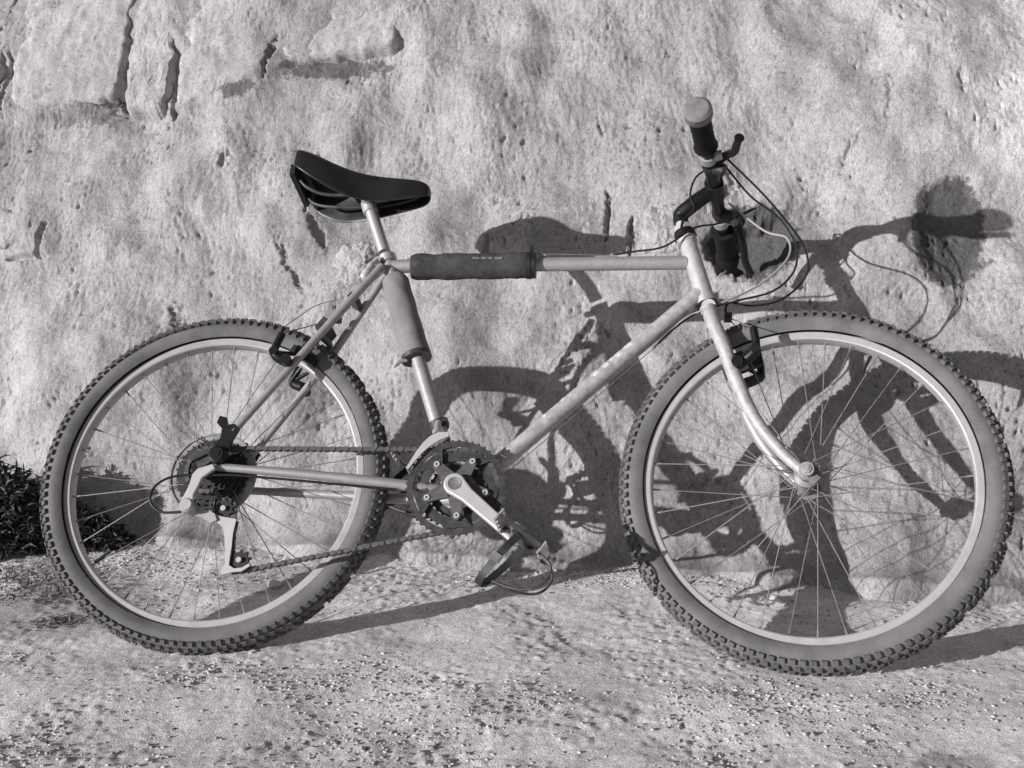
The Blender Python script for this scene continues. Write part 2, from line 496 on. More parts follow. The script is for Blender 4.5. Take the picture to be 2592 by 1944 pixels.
# dressed stones that show in the wall
stone_m = earth_material('wall_stone', 0.47, 0.1, 90, 0.70, 0.7)
def wall_stone(x0, x1, z0, z1, proud, seed, round_=0.35, skew=0.0, rise=0.0):
    """a rounded, roughened block bedded in the wall face"""
    n = Noise(seed)
    nu, nv = 64, 64
    a = np.linspace(-1, 1, nu); b = np.linspace(-1, 1, nv)
    A, B = np.meshgrid(a, b)
    cx, cz, hx, hz = (x0 + x1) / 2, (z0 + z1) / 2, (x1 - x0) / 2, (z1 - z0) / 2
    e = 0
    q_ = 10 if rise or hz > 0.2 else 5
    rr = (np.abs(A) ** q_ + np.abs(B) ** q_) ** (1 / q_)
    f = np.where(rr > 1, 1 / np.maximum(rr, 1e-6), 1.0)
    Z_ = cz + hz * B
    X = cx + hx * A * f + skew * hz * B + 0.009 * n.fbm(A * 2 + 3, Z_ * 22, 4, 0.6)
    Z = cz + hz * B * f + 0.010 * n.fbm(X * 16 - 7, B * 2, 3) + rise * A * 0.5 * (1 - B) * 0.5
    D = proud * (1 - np.clip(rr, 0, 1) ** 6 * round_) - (proud + 0.035) * smooth(0.90, 1.0, np.clip(rr, 0, 1)) 
    if seed >= 26: D = D * 0.8 + float(np.median(wall_relief(cx + 1.1 * hx * np.cos(np.linspace(0, 6.2, 24)), cz + 1.1 * hz * np.sin(np.linspace(0, 6.2, 24))))) - (0.030 if seed == 29 else 0.008)
    D = D + 0.005 * n.fbm(X * 20, Z * 20, 4, 0.6) + 0.0016 * n.fbm(X * 120, Z * 120, 2)
    P = np.stack([X + WN.x * D, wall_y(X, Z) + WN.y * D, Z + WN.z * D], -1)
    return grid_object('stone', P, stone_m, wall)
wall_stone(-1.30, -0.954, 1.185, 1.75, 0.026, 21, 0.2)
wall_stone(-0.938, -0.585, 1.195, 1.75, 0.024, 22, 0.2)
wall_stone(-0.578, -0.446, 1.165, 1.75, 0.028, 23, 0.2)
wall_stone(-0.432, -0.172, 1.205, 1.75, 0.026, 24, 0.2, rise=0.07)
wall_stone(-0.156, 0.185, 1.300, 1.75, 0.026, 25, 0.2, rise=0.04)
wall_stone(-1.00, -0.765, 0.815, 0.925, 0.036, 26, 0.8)
wall_stone(0.050, 0.165, 0.690, 0.815, 0.034, 27, 0.9, 0.15)
wall_stone(0.800, 0.905, 0.760, 0.890, 0.030, 28, 0.8)
wall_stone(0.995, 1.045, 0.775, 0.880, 0.010, 29, 0.9, 0.1)

# ------------------------------------------------------------------ the ground
def ground_z(X, Y):
    z = 0.19 * np.clip(Y, -0.9, 1.0) - 0.004
    z = z + 0.010 * N1.fbm(X * 3.1, Y * 3.1 + 4, 3) * smooth(0.02, 0.12, np.hypot(Y - 0.0, 0.0) + 0.0)
    # settle under the two tyres
    for (x, y) in ((0.02, 0.0), (1.09, 0.0)):
        z = z - 0.004 * np.exp(-(((X - x) / 0.09) ** 2 + ((Y - y) / 0.05) ** 2))
    rough = 0.35 + 0.65 * smooth(-0.3, 0.5, N2.fbm(X * 4.2, Y * 4.2, 3))
    z = z + 0.0021 * rough * N3.fbm(X * 42, Y * 42, 4, 0.6)
    d, r = N1.cell(X * 62, Y * 62)
    z = z + 0.0030 * np.where(r > 0.70, 1 - smooth(0.08, 0.42, d), 0) * rough
    z = z + 0.0006 * N2.fbm(X * 230, Y * 230, 2)
    return z
gx = np.concatenate([-np.geomspace(1.05, 150, 40)[::-1], np.arange(-1.0, 1.75, 0.0042), np.geomspace(1.8, 150, 40)])
gy = np.concatenate([-np.geomspace(0.85, 150, 40)[::-1], np.arange(-0.80, 0.62, 0.0042), np.linspace(0.66, 6, 12)])
GX, GY = np.meshgrid(gx, gy)
GZ = ground_z(GX, GY)
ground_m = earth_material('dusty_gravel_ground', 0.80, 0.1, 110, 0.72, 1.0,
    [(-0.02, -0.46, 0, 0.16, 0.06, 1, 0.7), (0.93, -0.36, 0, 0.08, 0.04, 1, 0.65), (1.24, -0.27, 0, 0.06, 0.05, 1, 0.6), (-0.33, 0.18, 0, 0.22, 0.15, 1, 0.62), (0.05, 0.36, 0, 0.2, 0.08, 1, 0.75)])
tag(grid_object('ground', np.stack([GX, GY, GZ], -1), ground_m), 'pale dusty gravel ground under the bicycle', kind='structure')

def gz(x, y): return float(ground_z(np.array([x]), np.array([y]))[0])

# loose gravel
ico = bmesh.new(); bmesh.ops.create_icosphere(ico, subdivisions=1, radius=1.0)
IV = np.array([v.co[:] for v in ico.verts]); IF = np.array([[v.index for v in f.verts] for f in ico.faces]); ico.free()
def scatter(name, m, n, rfun, region, flat=0.65):
    P = np.array([region() for _ in range(n)])
    keep = 0.10 + 0.9 * smooth(-0.05, 0.5, N1.fbm(P[:, 0] * 3.3 + 2, P[:, 1] * 3.3, 3)) + 0.6 * smooth(-0.28, -0.42, P[:, 1])
    P = P[rng.random(n) < keep]; n = len(P); r = np.array([rfun() for _ in range(n)])
    z = ground_z(P[:, 0], P[:, 1])
    V = IV[None] * (1 + 0.20 * rng.standard_normal((n, len(IV), 1)))
    V = V * (np.stack([1.0 + 0.5 * rng.random(n), np.full(n, 0.85), np.full(n, flat)], 1) * r[:, None])[:, None]
    a = rng.random(n) * 6.28; c_, s_ = np.cos(a)[:, None], np.sin(a)[:, None]
    V = np.stack([V[..., 0] * c_ - V[..., 1] * s_, V[..., 0] * s_ + V[..., 1] * c_, V[..., 2]], -1)
    V = V + np.stack([P[:, 0], P[:, 1], z + r * flat * 0.35], 1)[:, None]
    F = (IF[None] + (np.arange(n) * len(IV))[:, None, None]).reshape(-1, 3); V = V.reshape(-1, 3)
    me = bpy.data.meshes.new(name)
    me.vertices.add(len(V)); me.vertices.foreach_set('co', V.reshape(-1).astype(np.float32))
    me.loops.add(F.size); me.loops.foreach_set('vertex_index', F.reshape(-1).astype(np.int32))
    me.polygons.add(len(F)); me.polygons.foreach_set('loop_start', np.arange(0, F.size, 3, dtype=np.int32))
    me.update(calc_edges=True); me.materials.append(m)
    o = bpy.data.objects.new(name, me); COL.objects.link(o)
    return o
def region_front():
    t = rng.random()
    if t < 0.55: return rng.uniform(-0.75, 1.65), -0.62 + 0.62 * rng.random() ** 1.2
    if t < 0.8: return rng.uniform(-0.85, 1.7), rng.uniform(-0.5, 0.45)
    return rng.uniform(-0.85, 1.7), 0.44 + 0.05 * rng.standard_normal()
tag(scatter('gravel', M['pebble'], 42000, lambda: 0.0011 + 0.0030 * rng.random() ** 3.5, region_front, 0.5), 'small loose gravel strewn over the dusty ground', kind='stuff')
tag(scatter('litter', M['twig'], 420, lambda: 0.0016 + 0.0030 * rng.random() ** 2, region_front, 0.35), 'dark crumbs of dry leaf litter on the gravel', kind='stuff')

def field_stone(x, y, r, label, seed, m='pale', sz=0.7):
    g = np.random.default_rng(seed)
    bm = bmesh.new(); bmesh.ops.create_icosphere(bm, subdivisions=3, radius=1.0)
    n = Noise(seed)
    for v in bm.verts:
        d = 1 + 0.22 * float(n.fbm(np.array([v.co.x * 1.3 + v.co.z]), np.array([v.co.y * 1.3 - v.co.z]), 3)[0])
        v.co = Vector((v.co.x * r * 1.25 * d, v.co.y * r * d, v.co.z * r * sz * d))
    me = bpy.data.meshes.new('stone'); bm.to_mesh(me); bm.free()
    me.polygons.foreach_set('use_smooth', [True] * len(me.polygons)); me.materials.append(M[m])
    o = bpy.data.objects.new('stone', me); COL.objects.link(o)
    o.location = (x, y, gz(x, y) + r * sz * 0.45)
    tag(o, label, 'stone', 'small pale stones on the ground')
    return o
field_stone(0.055, 0.33, 0.012, 'small white stone on the ground behind the rear wheel, right of the chain cage', 41)
field_stone(-0.625, 0.385, 0.016, 'small white stone half hidden in the dark grass by the left edge', 42, sz=1.2)
field_stone(1.060, 0.32, 0.012, 'small white stone in the shadow seen through the front wheel', 43)

# grass
def tuft(name, cx, cy, rx, ry, n, hmin, hmax, m, label, lean=0.5, cat='grass'):
    V, F = [], []
    for i in range(n):
        a = rng.random() * 6.28; q = math.sqrt(rng.random())
        x = cx + rx * q * math.cos(a); y = cy + ry * q * math.sin(a)
        h = rng.uniform(hmin, hmax) * (1 - 0.55 * q)
        z = gz(x, y) - 0.004
        dx = lean * (q * math.cos(a) + 0.6 * rng.standard_normal()); dy = lean * (q * math.sin(a) * 0.6 + 0.5 * rng.standard_normal())
        w = rng.uniform(0.0014, 0.0032); b = rng.random() * 3.14
        wx, wy = w * math.cos(b), w * math.sin(b)
        o = len(V)
        for t in (0.0, 0.4, 0.75, 1.0):
            k = t * t
            px, py, pz = x + dx * h * k, y + dy * h * k, z + h * (t - 0.22 * k * lean * 2)
            s = (1 - t) ** 0.6
            V += [(px - wx * s, py - wy * s, pz), (px + wx * s, py + wy * s, pz)]
        F += [(o, o + 1, o + 3, o + 2), (o + 2, o + 3, o + 5, o + 4), (o + 4, o + 5, o + 7, o + 6)]
    me = bpy.data.meshes.new(name); me.from_pydata(V, [], F); me.materials.append(m)
    ob = bpy.data.objects.new(name, me); COL.objects.link(ob)
    tag(ob, label, cat)
    return ob
def bush(cx, cy, rx, ry, n, top, m, label):
    """a matted clump: leaf blades all through a mound"""
    V, F = [], []
    for i in range(n):
        a = rng.random() * 6.28; q = math.sqrt(rng.random())
        x = cx + rx * q * math.cos(a); y = cy + ry * q * math.sin(a)
        hh = top(x) * math.sqrt(max(0.0, 1 - q ** 2.4)) * (0.9 + 0.25 * float(N1.n(np.array([x * 22.0]), np.array([y * 22.0]))[0]))
        z0 = gz(x, y) - 0.004
        z = z0 + hh * rng.random() ** 0.55
        L_ = rng.uniform(0.016, 0.050); w_ = rng.uniform(0.0012, 0.0042)
        dv = Vector((rng.standard_normal() * 0.8 + 0.5 * (x - cx) / rx, rng.standard_normal() * 0.8 - 0.2, 0.55 + 0.6 * rng.standard_normal())).normalized()
        sv = dv.cross(Vector(rng.standard_normal(3).tolist())).normalized() * w_
        p0 = Vector((x, y, z)); p1 = p0 + dv * L_ * 0.5; p2 = p0 + dv * L_ + Vector((0, 0, -0.25 * L_))
        o = len(V)
        V += [p0 - sv * 0.6, p0 + sv * 0.6, p1 + sv, p1 - sv, p2]
        F += [(o, o + 1, o + 2, o + 3), (o + 3, o + 2, o + 4)]
    me = bpy.data.meshes.new('grass_tuft'); me.from_pydata([tuple(v) for v in V], [], F); me.materials.append(m)
    ob = bpy.data.objects.new('grass_tuft', me); COL.objects.link(ob)
    tag(ob, label, 'grass', 'dark grass tufts at the wall foot')
bush(-0.71, 0.50, 0.21, 0.11, 9000, lambda x: 0.20, M['grass'], 'large dark grass tuft at the wall foot by the left edge')
bush(-0.48, 0.53, 0.13, 0.06, 4200, lambda x: float(np.interp(x, [-0.6, -0.5, -0.36], [0.15, 0.11, 0.03])), M['grass'], 'dark grass tuft seen through the left side of the rear wheel')
tuft('weed', -0.30, 0.12, 0.055, 0.03, 240, 0.015, 0.035, M['twig'], 'low dark weed on the ground left of the rear tyre', 1.3, 'weed')
for args in ((-0.47, 0.30, 0.22, 0.11, 1300, 0.012, 0.045, M['grass_dry'], 'thin dry grass stubble below the large dark tuft'),
             (0.00, 0.36, 0.30, 0.07, 900, 0.007, 0.022, M['twig'], 'short dark stubble on the ground seen through the rear wheel')):
    tuft('dry_grass', *args, 1.4)['kind'] = 'stuff'

# ------------------------------------------------------------------ the bicycle
# local axes of the bicycle: u forward, v up in the frame's plane, w to its right (towards the camera)
LEAN = 0.4434652185
BIKE = Matrix(((1, 0, 0, 0), (0, math.sin(LEAN), -math.cos(LEAN), 0), (0, math.cos(LEAN), math.sin(LEAN), 0), (0, 0, 0, 1)))
bike = empty('bicycle', None, BIKE)
tag(bike, 'old silver mountain bicycle with foam padded tubes leaning on the wall', 'bicycle')

REAR = Vector((0.0009, 0.3289, -0.0013)); BB = Vector((0.468, 0.300, 0.0))
HT, HBt = Vector((0.885, 0.849, 0)), Vector((0.9226, 0.702, 0))
STEER = 0.17875776
base = Vector((1.04968, 0.31735, 0.0))
ax = Vector((-math.cos(R(71)), math.sin(R(71)), 0))
S3 = Matrix.Rotation(-STEER, 3, ax)
def st(u, v, w=0.0):
    """a point on the steered assembly, given as if the wheel stood straight"""
    return base + S3 @ (Vector((u, v, w)) - base)

# --- frame
fr = empty('frame', bike)
def part_tube(name, pts, r, m, parent, seg=18):
    b = MB(); b.tube(pts, r, seg); return b.build(name, M[m], parent)
ST_top = Vector((0.2835, 0.806, 0))
part_tube('top_tube', [(0.290, 0.788, 0), (0.886, 0.793, 0)], 0.0138, 'paint', fr)
part_tube('seat_tube', [ST_top, BB], 0.0145, 'paint', fr)
part_tube('down_tube', [(0.909, 0.722, 0), BB], 0.0162, 'paint_worn', fr, 22)
def cyl_patch(a, b_, r, t0, t1, a0, a1, n=6):
    a = Vector(a); b_ = Vector(b_); ax_ = (b_ - a).normalized(); w_ = Vector((0, 0, 1)); n_ = w_.cross(ax_)
    V = [a.lerp(b_, t) + (n_ * math.sin(R(g)) + w_ * math.cos(R(g))) * r for t in (t0, (t0 + t1) / 2, t1) for g in np.linspace(a0, a1, n) + (rng.random(n) - 0.5) * 4]
    F = [(i * n + k, i * n + k + 1, (i + 1) * n + k + 1, (i + 1) * n + k) for i in range(2) for k in range(n - 1)]
    return V, F
for t0, t1, g0, g1 in ((0.285, 0.312, 18, 62), (0.330, 0.352, 8, 60), (0.360, 0.375, 22, 58), (0.384, 0.404, 12, 55), (0.425, 0.446, 10, 60), (0.560, 0.574, 30, 66), (0.640, 0.652, 22, 60)):
    b = MB(); b.add(*cyl_patch((0.909, 0.722, 0), BB, 0.01645, t0, t1, -g0, -g1)); b.build('decal', M['decal'], fr)
for u_ in (0.742, 0.600):
    b = MB(); b.tube([(u_ - 0.007, 0.8085, 0.004), (u_ + 0.007, 0.8085, 0.004)], 0.0042, 10); b.box((u_, 0.8045, 0.003), (1, 0, 0), (0, 1, 0), (0, 0, 1), 0.005, 0.003, 0.003); b.build('cable_stop', M['paint'], fr)
b = MB(); d = (HBt - HT).normalized()
b.tube([HT, HBt], 0.0175, 22); b.tube([HT, HT + d * 0.012], 0.0195, 22); b.tube([HBt - d * 0.012, HBt], 0.0195, 22)
b.build('head_tube', M['paint_worn'], fr)
b = MB(); b.cyl(BB + Vector((0, 0, -0.036)), BB + Vector((0, 0, 0.036)), 0.0205, 24); b.build('bottom_bracket_shell', M['paint'], fr)
for s in (1, -1):
    b = MB(); b.tube(spline([(0.012, 0.328, 0.064 * s), (0.20, 0.318, 0.054 * s), (0.36, 0.307, 0.040 * s), (0.452, 0.301, 0.026 * s)], 5), [0.0075] * 3 + [0.0085] * 4 + [0.0100] * 9, 14)
    b.build('chain_stay', M['paint'], fr)
    b = MB(); b.tube([(0.044, 0.398, 0.060 * s), (0.17, 0.592, 0.050 * s), (0.279, 0.778, 0.019 * s)], [0.0068, 0.0080, 0.0082], 14)
    b.build('seat_stay', M['paint'], fr)
    b = MB(); b.plate([(0.022, 0.318), (0.034, 0.330), (0.040, 0.352), (0.047, 0.376), (0.058, 0.402), (0.046, 0.412), (0.034, 0.410), (0.030, 0.424), (0.016, 0.428), (0.012, 0.414), (0.024, 0.402), (0.024, 0.384), (0.012, 0.366), (-0.016, 0.345), (-0.020, 0.324), (-0.010, 0.300), (-0.002, 0.298), (0.002, 0.314)], 0.0615 * s, 0.0665 * s)
    b.build('dropout', M['black_metal'], fr)
b = MB(); b.tube([(0.180, 0.606, 0.046), (0.186, 0.612, 0), (0.180, 0.606, -0.046)], 0.0065, 12); b.build('stay_bridge', M['steel_dark'], fr)
b = MB(); b.tube([(0.385, 0.306, 0.040), (0.385, 0.306, -0.040)], 0.007, 12); b.build('chain_stay_bridge', M['paint'], fr)

# --- pads
def dent(q, a):
    e = a * float(N2.fbm(np.array([q[0] * 38.0 + q[1] * 21]), np.array([q[2] * 60.0 - q[1] * 30]), 3)[0])
    return (q[0], q[1] + e * 0.8, q[2] + e)
b = MB()
q0, q1 = Vector((0.336, 0.787, 0)), Vector((0.580, 0.789, 0))
pr = []; pp = []
for k in range(24):
    t = k / 23; pp.append(q0.lerp(q1, t)); pr.append(0.0262 * (0.93 if k in (0, 23) else 1) * (1 + 0.018 * math.sin(t * 23) + 0.012 * math.sin(t * 51)))
b.tube([pp[0]] + pp + [pp[-1]], [0.0146] + pr + [0.0146], 26, cap=False)
b.v = [dent(q_, 0.0016) for q_ in b.v]
pad = b.build('top_tube_pad', M['foam_dark'], bike)
b = MB()
for t0, rr in ((0.974, 0.0278), (1.01, 0.0265)):
    c0 = q0.lerp(q1, t0); b.tube([c0 + Vector((-0.0045, 0, 0)), c0 + Vector((0.0045, 0, 0))], rr, 26)
b.box((0.578, 0.823, 0.004), (1, 0.2, 0), (0, 1, 0), (0, 0, 1), 0.004, 0.008, 0.006)
b.build('strap', M['black'], pad)
b = MB()
for k, (u0, u1, vv) in enumerate([(0.462, 0.476, 0.7905), (0.480, 0.490, 0.7905), (0.493, 0.502, 0.7903), (0.507, 0.522, 0.7898)]):
    b.box(((u0 + u1) / 2, vv, 0.0266), (1, 0, 0), (0, 1, 0), (0, 0, 1), (u1 - u0) / 2, 0.0022, 0.0006)
b.build('worn_print', M['grip_cap'], pad)
b = MB()
q0, q1 = Vector((0.302, 0.760, 0)), Vector((0.364, 0.580, 0))
pp = [q0.lerp(q1, k / 20) for k in range(21)]
pr = [0.0275 * (1 + 0.02 * math.sin(k * 1.1)) - (0.004 if k == 0 else 0) + 0.0018 * smooth(10, 20, k) for k in range(21)]
b.tube([pp[0]] + pp + [pp[-1] + Vector((-0.002, 0.004, 0))], [0.0150] + [float(x) for x in pr] + [0.0150], 26, cap=False)
b.v = [dent(q_, 0.0018) for q_ in b.v]
pad2 = b.build('seat_tube_pad', M['foam_grey'], bike)
dS = (q1 - q0).normalized(); nS = Vector((-dS.y, dS.x, 0))
b = MB(); b.tube([q1 - dS * 0.008, q1 + dS * 0.001], 0.0300, 26); b.build('strap', M['steel_dark'], pad2)
b = MB()
b.plate([(q1 + dS * a_ - nS * c_)[:2] for a_, c_ in ((-0.006, 0.020), (0.004, 0.040), (0.012, 0.046), (0.006, 0.030), (0.008, 0.018))], 0.012, 0.016)
b.build('strap_end', M['foam_grey'], pad2)

# --- seat post, clamp, saddle
b = MB(); b.tube([(0.276, 0.822, 0), (0.2335, 0.932, 0)], 0.0128, 20)
b.build('seat_post', M['alloy'], bike)
b = MB()
b.tube([(0.2375, 0.918, 0), (0.229, 0.942, 0)], 0.0155, 18)
b.cyl((0.229, 0.940, -0.024), (0.229, 0.940, 0.024), 0.0105, 16)
b.build('saddle_clamp', M['alloy'], bike)
b = MB()
b.tube([ST_top + Vector((0.004, -0.010, 0)), ST_top + Vector((-0.001, 0.006, 0))], 0.0178, 20)
b.cyl((0.268, 0.792, -0.020), (0.268, 0.792, 0.022), 0.0075, 14)
cl = b.build('seat_clamp', M['alloy'], bike)
b = MB(); b.tube(spline([(0.266, 0.790, 0.020), (0.259, 0.778, 0.024), (0.252, 0.762, 0.025), (0.244, 0.746, 0.023)], 5), [0.0055] * 5 + [0.007] * 5 + [0.0085] * 5 + [0.006], 12)
b.build('lever', M['alloy_bright'], cl)

sad = empty('saddle', bike)
#        u      top    half   drop
SECT = [(0.066, 1.026, 0.040, 0.030), (0.072, 1.034, 0.064, 0.042), (0.085, 1.036, 0.077, 0.060), (0.105, 1.030, 0.081, 0.072), (0.130, 1.021, 0.077, 0.080),
        (0.155, 1.012, 0.067, 0.084), (0.180, 1.005, 0.055, 0.086), (0.210, 0.999, 0.042, 0.086), (0.245, 0.995, 0.032, 0.082), (0.280, 0.993, 0.026, 0.074),
        (0.315, 0.991, 0.0225, 0.063), (0.340, 0.987, 0.0200, 0.052), (0.355, 0.980, 0.0155, 0.038), (0.361, 0.970, 0.007, 0.018)]
V, F = [], []
NS = 19
for (u, t, hw, dr) in SECT:
    dr *= 0.88
    for k in range(NS):
        a = -1 + 2 * k / (NS - 1)
        x = max(-1, min(1, a * 1.55))
        w = hw * math.sin(x * math.pi / 2) if abs(a) < 0.645 else hw * math.copysign(1 + 0.06 * (abs(a) - 0.645) / 0.355, a)
        fall = 0.16 * dr * (abs(x) ** 2.2) + (0 if abs(a) < 0.5 else dr * 0.84 * ((abs(a) - 0.5) / 0.5) ** 1.1)
        V.append((u, t - fall, w))
n = len(SECT)
for i in range(n - 1):
    for k in range(NS - 1):
        F.append((i * NS + k, i * NS + k + 1, (i + 1) * NS + k + 1, (i + 1) * NS + k))
F.append(tuple(range(NS))); F.append(tuple(reversed([(n - 1) * NS + k for k in range(NS)])))
b = MB(); b.add(V, F)
sh = b.build('saddle_cover', M['leather'], sad, angle=60)
sh.data.materials.append(M['leather_worn_sheen'])
for pl in sh.data.polygons:
    if pl.center.x < 0.090: pl.material_index = 1  # worn rear end, its grey sunlit sheen painted into the colour
sm = sh.modifiers.new('thickness', 'SOLIDIFY'); sm.thickness = 0.004; sm.offset = -1
sb = sh.modifiers.new('round', 'SUBSURF'); sb.levels = 1; sb.render_levels = 2
b = MB()
for s in (1, -1):
    b.tube(spline([(0.083, 0.985, 0.034 * s), (0.105, 0.962, 0.030 * s), (0.150, 0.948, 0.0225 * s), (0.250, 0.948, 0.0225 * s), (0.310, 0.955, 0.014 * s), (0.345, 0.967, 0.006 * s)], 6), 0.0036, 10)
b.build('rail', M['steel_dark'], sad)
b = MB(); b.box((0.078, 0.992, 0), (1, 0.3, 0), (0, 1, 0), (0, 0, 1), 0.005, 0.018, 0.060); b.build('cantle_plate', M['black'], sad)
b = MB(); b.tube(spline([(0.070, 1.030, 0.030), (0.066, 1.040, 0.034), (0.067, 1.052, 0.036)], 4), [0.004] * 6 + [0.002] * 3, 8); b.build('torn_edge', M['leather'], sad)

# --- wheels
def wheel(c, rot, k, rear):
    mt = Matrix.Translation(c) @ rot.to_4x4()
    w = empty('wheel', bike, mt)
    w['label'] = 'rear wheel' if rear else 'front wheel, turned slightly'
    sec = []
    for i in range(19):       # tyre section: bead to bead
        a = R(-128 + 256 * i / 18)
        q_ = 1 + (0.035 if i in (3, 15) else 0)
        sec.append((0.3045 * k + q_ * 0.0260 * k * math.cos(a), q_ * 0.0260 * math.sin(a)))
    b = MB(); b.lathe(sec, 120, closed=False)
    ty = b.build('tyre', M['tyre'], w, angle=80)
    b = MB()
    nk = 118
    for i in range(nk):
        for row, (ang, half, hw, hh, ph) in enumerate(((-60, 0.0052, 0.0048, 0.0034, 0.5), (-34, 0.0046, 0.0040, 0.0032, 0.0), (-11, 0.0050, 0.0038, 0.0030, 0.5), (11, 0.0050, 0.0038, 0.0030, 0.0), (34, 0.0046, 0.0040, 0.0032, 0.5), (60, 0.0052, 0.0048, 0.0034, 0.0))):
            if row in (2, 3) and i % 4 == 3: continue
            a = 2 * math.pi * (i + ph) / nk
            t = R(ang)
            rad = Vector((math.cos(a), math.sin(a), 0)); tan = Vector((-math.sin(a), math.cos(a), 0)); axw = Vector((0, 0, 1))
            nrm = rad * math.cos(t) + axw * math.sin(t)
            side = axw * math.cos(t) - rad * math.sin(t)
            p = rad * (0.3045 * k) + rad * 0.0260 * k * math.cos(t) + axw * 0.0260 * math.sin(t) + nrm * (hh - 0.0012)
            skew = 0.25 if row in (2, 3) else 0.0
            b.box(p, (tan + side * skew * (1 if row == 2 else -1)).normalized(), side, nrm, half * rng.uniform(0.9, 1.05), hw, hh, 0.86)
    b.build('tread', M['knob'], w, smooth=False)['kind'] = 'stuff'
    rp = [(0.2870 * k, 0.0118), (0.2880 * k, 0.0130), (0.2866 * k, 0.0142), (0.2762 * k, 0.0136), (0.2738 * k, 0.0120), (0.2730 * k, 0.0060), (0.2730 * k, -0.0060), (0.2738 * k, -0.0120), (0.2762 * k, -0.0136), (0.2866 * k, -0.0142), (0.2880 * k, -0.0130), (0.2870 * k, -0.0118), (0.280 * k, 0)]
    b = MB(); b.lathe(rp, 120); b.build('rim', M['rim'], w, angle=24)
    b = MB()
    hw_ = 0.034
    b.lathe([(0.012, -hw_), (0.012, hw_), (0.0225, hw_), (0.0225, hw_ + 0.003), (0.014, hw_ + 0.006), (0.014, 0.050), (0.004, 0.052), (0.004, -0.052), (0.014, -0.050), (0.014, -hw_ - 0.006), (0.0225, -hw_ - 0.003), (0.0225, -hw_)], 28)
    b.build('hub', M['steel_grey'], w, angle=30)
    b = MB()
    b.cyl((0, 0, -0.076), (0, 0, 0.076), 0.0048, 12)
    for s in (1, -1):
        b.tube([(0, 0, 0.064 * s), (0, 0, 0.0665 * s)], 0.0125, 20)
        b.tube([(0, 0, 0.066 * s), (0, 0, 0.074 * s)], 0.0088, 6)
    if not rear:
        b.tube([(0, 0, 0.066), (0, 0, 0.071)], 0.0128, 20)
    b.build('axle', M['alloy'] if not rear else M['steel_grey'], w, angle=30)
    sp = None
    for i in range(36):                        # three-cross lacing
        sidew = 1 if i % 2 else -1
        lead = 1 if (i // 2) % 2 else -1
        ar = 2 * math.pi * i / 36
        ah = ar + lead * R(58)
        p0 = Vector((0.0205 * math.cos(ah), 0.0205 * math.sin(ah), sidew * (0.034 + 0.0016 * lead)))
        p1 = Vector((0.2735 * k * math.cos(ar), 0.2735 * k * math.sin(ar), sidew * 0.003))
        if sp is None:
            L0 = (p1 - p0).length
            b = MB(); b.tube([(0, 0, 0), (0, 0, L0 - 0.014)], 0.00092, 6); b.tube([(0, 0, L0 - 0.014), (0, 0, L0)], 0.0018, 6)
            sp = b.build('spoke', M['spoke'], w); o = sp
        else:
            o = sp.copy(); COL.objects.link(o); o.parent = w
        o.matrix_local = Matrix.Translation(p0) @ (p1 - p0).to_track_quat('Z', 'Y').to_matrix().to_4x4()
    # valve
    a = R(-140 if rear else 62)
    b = MB(); b.tube([(0.266 * k * math.cos(a), 0.266 * k * math.sin(a), 0), (0.232 * k * math.cos(a), 0.232 * k * math.sin(a), 0)], [0.0034, 0.003], 8); b.build('valve', M['black'], w)
    return w
rotr = Matrix.Rotation(R(2.47), 3, 'X') @ Matrix.Rotation(R(5.16) * 0.6, 3, 'Y')
rw = wheel(REAR, rotr, 0.984, True)
rotf = Matrix.Rotation(R(-2.6), 3, 'X') @ S3
FRONT = Vector((1.0907, 0.3347, 0.0087))
wheel(FRONT, rotf, 1.011, False)

# --- cassette, guard disc (turn with the rear wheel but look different)
b = MB()
b.lathe([(0.030, 0.0165), (0.0825, 0.0165), (0.0835, 0.0180), (0.0825, 0.0205), (0.0790, 0.0205), (0.0780, 0.0180), (0.030, 0.0180)], 64)
b.build('spoke_guard', M['disc'], rw, angle=30)
b = MB()
for r_, t_, w0 in ((0.070, 32, 0.0215), (0.063, 28, 0.0262), (0.056, 25, 0.0308), (0.0455, 20, 0.0354), (0.039, 17, 0.0400), (0.033, 14, 0.0446)):
    b.ring((0, 0), 0.015, r_, w0, w0 + 0.002, teeth=t_)
b.tube([(0, 0, 0.018), (0, 0, 0.050)], 0.019, 24)
b.build('cassette', M['cog'], rw, smooth=False)

# --- drivetrain
cr = empty('crankset', bike, Matrix.Translation(BB))
b = MB(); b.ring((0, 0), 0.0780, 0.0925, 0.0475, 0.0500, teeth=46)
for k in range(5):
    a = R(60 + 72 * k)
    b.plate([(0.080 * math.cos(a + o_), 0.080 * math.sin(a + o_)) for o_ in (0.34, -0.34)] + [(0.050 * math.cos(a + o_), 0.050 * math.sin(a + o_)) for o_ in (-0.16, 0.16)], 0.0477, 0.0498)
b.build('chainring', M['steel_dark'], cr, smooth=False)
b = MB(); b.ring((0, 0), 0.0535, 0.0745, 0.0395, 0.0420, teeth=36); b.build('chainring', M['steel_dark'], cr, smooth=False)
b = MB(); b.ring((0, 0), 0.0360, 0.0540, 0.0310, 0.0335, teeth=26); b.build('chainring', M['steel_dark'], cr, smooth=False)
b = MB()
for k in range(5):
    a = R(60 + 72 * k)
    c_, s_ = math.cos(a), math.sin(a)
    b.plate([(0.010 * c_ - 0.016 * s_, 0.010 * s_ + 0.016 * c_), (0.010 * c_ + 0.016 * s_, 0.010 * s_ - 0.016 * c_), (0.058 * c_ + 0.0075 * s_, 0.058 * s_ - 0.0075 * c_), (0.064 * c_, 0.064 * s_), (0.058 * c_ - 0.0075 * s_, 0.058 * s_ + 0.0075 * c_)], 0.0500, 0.0560)
b.build('spider', M['spider'], cr, angle=20)
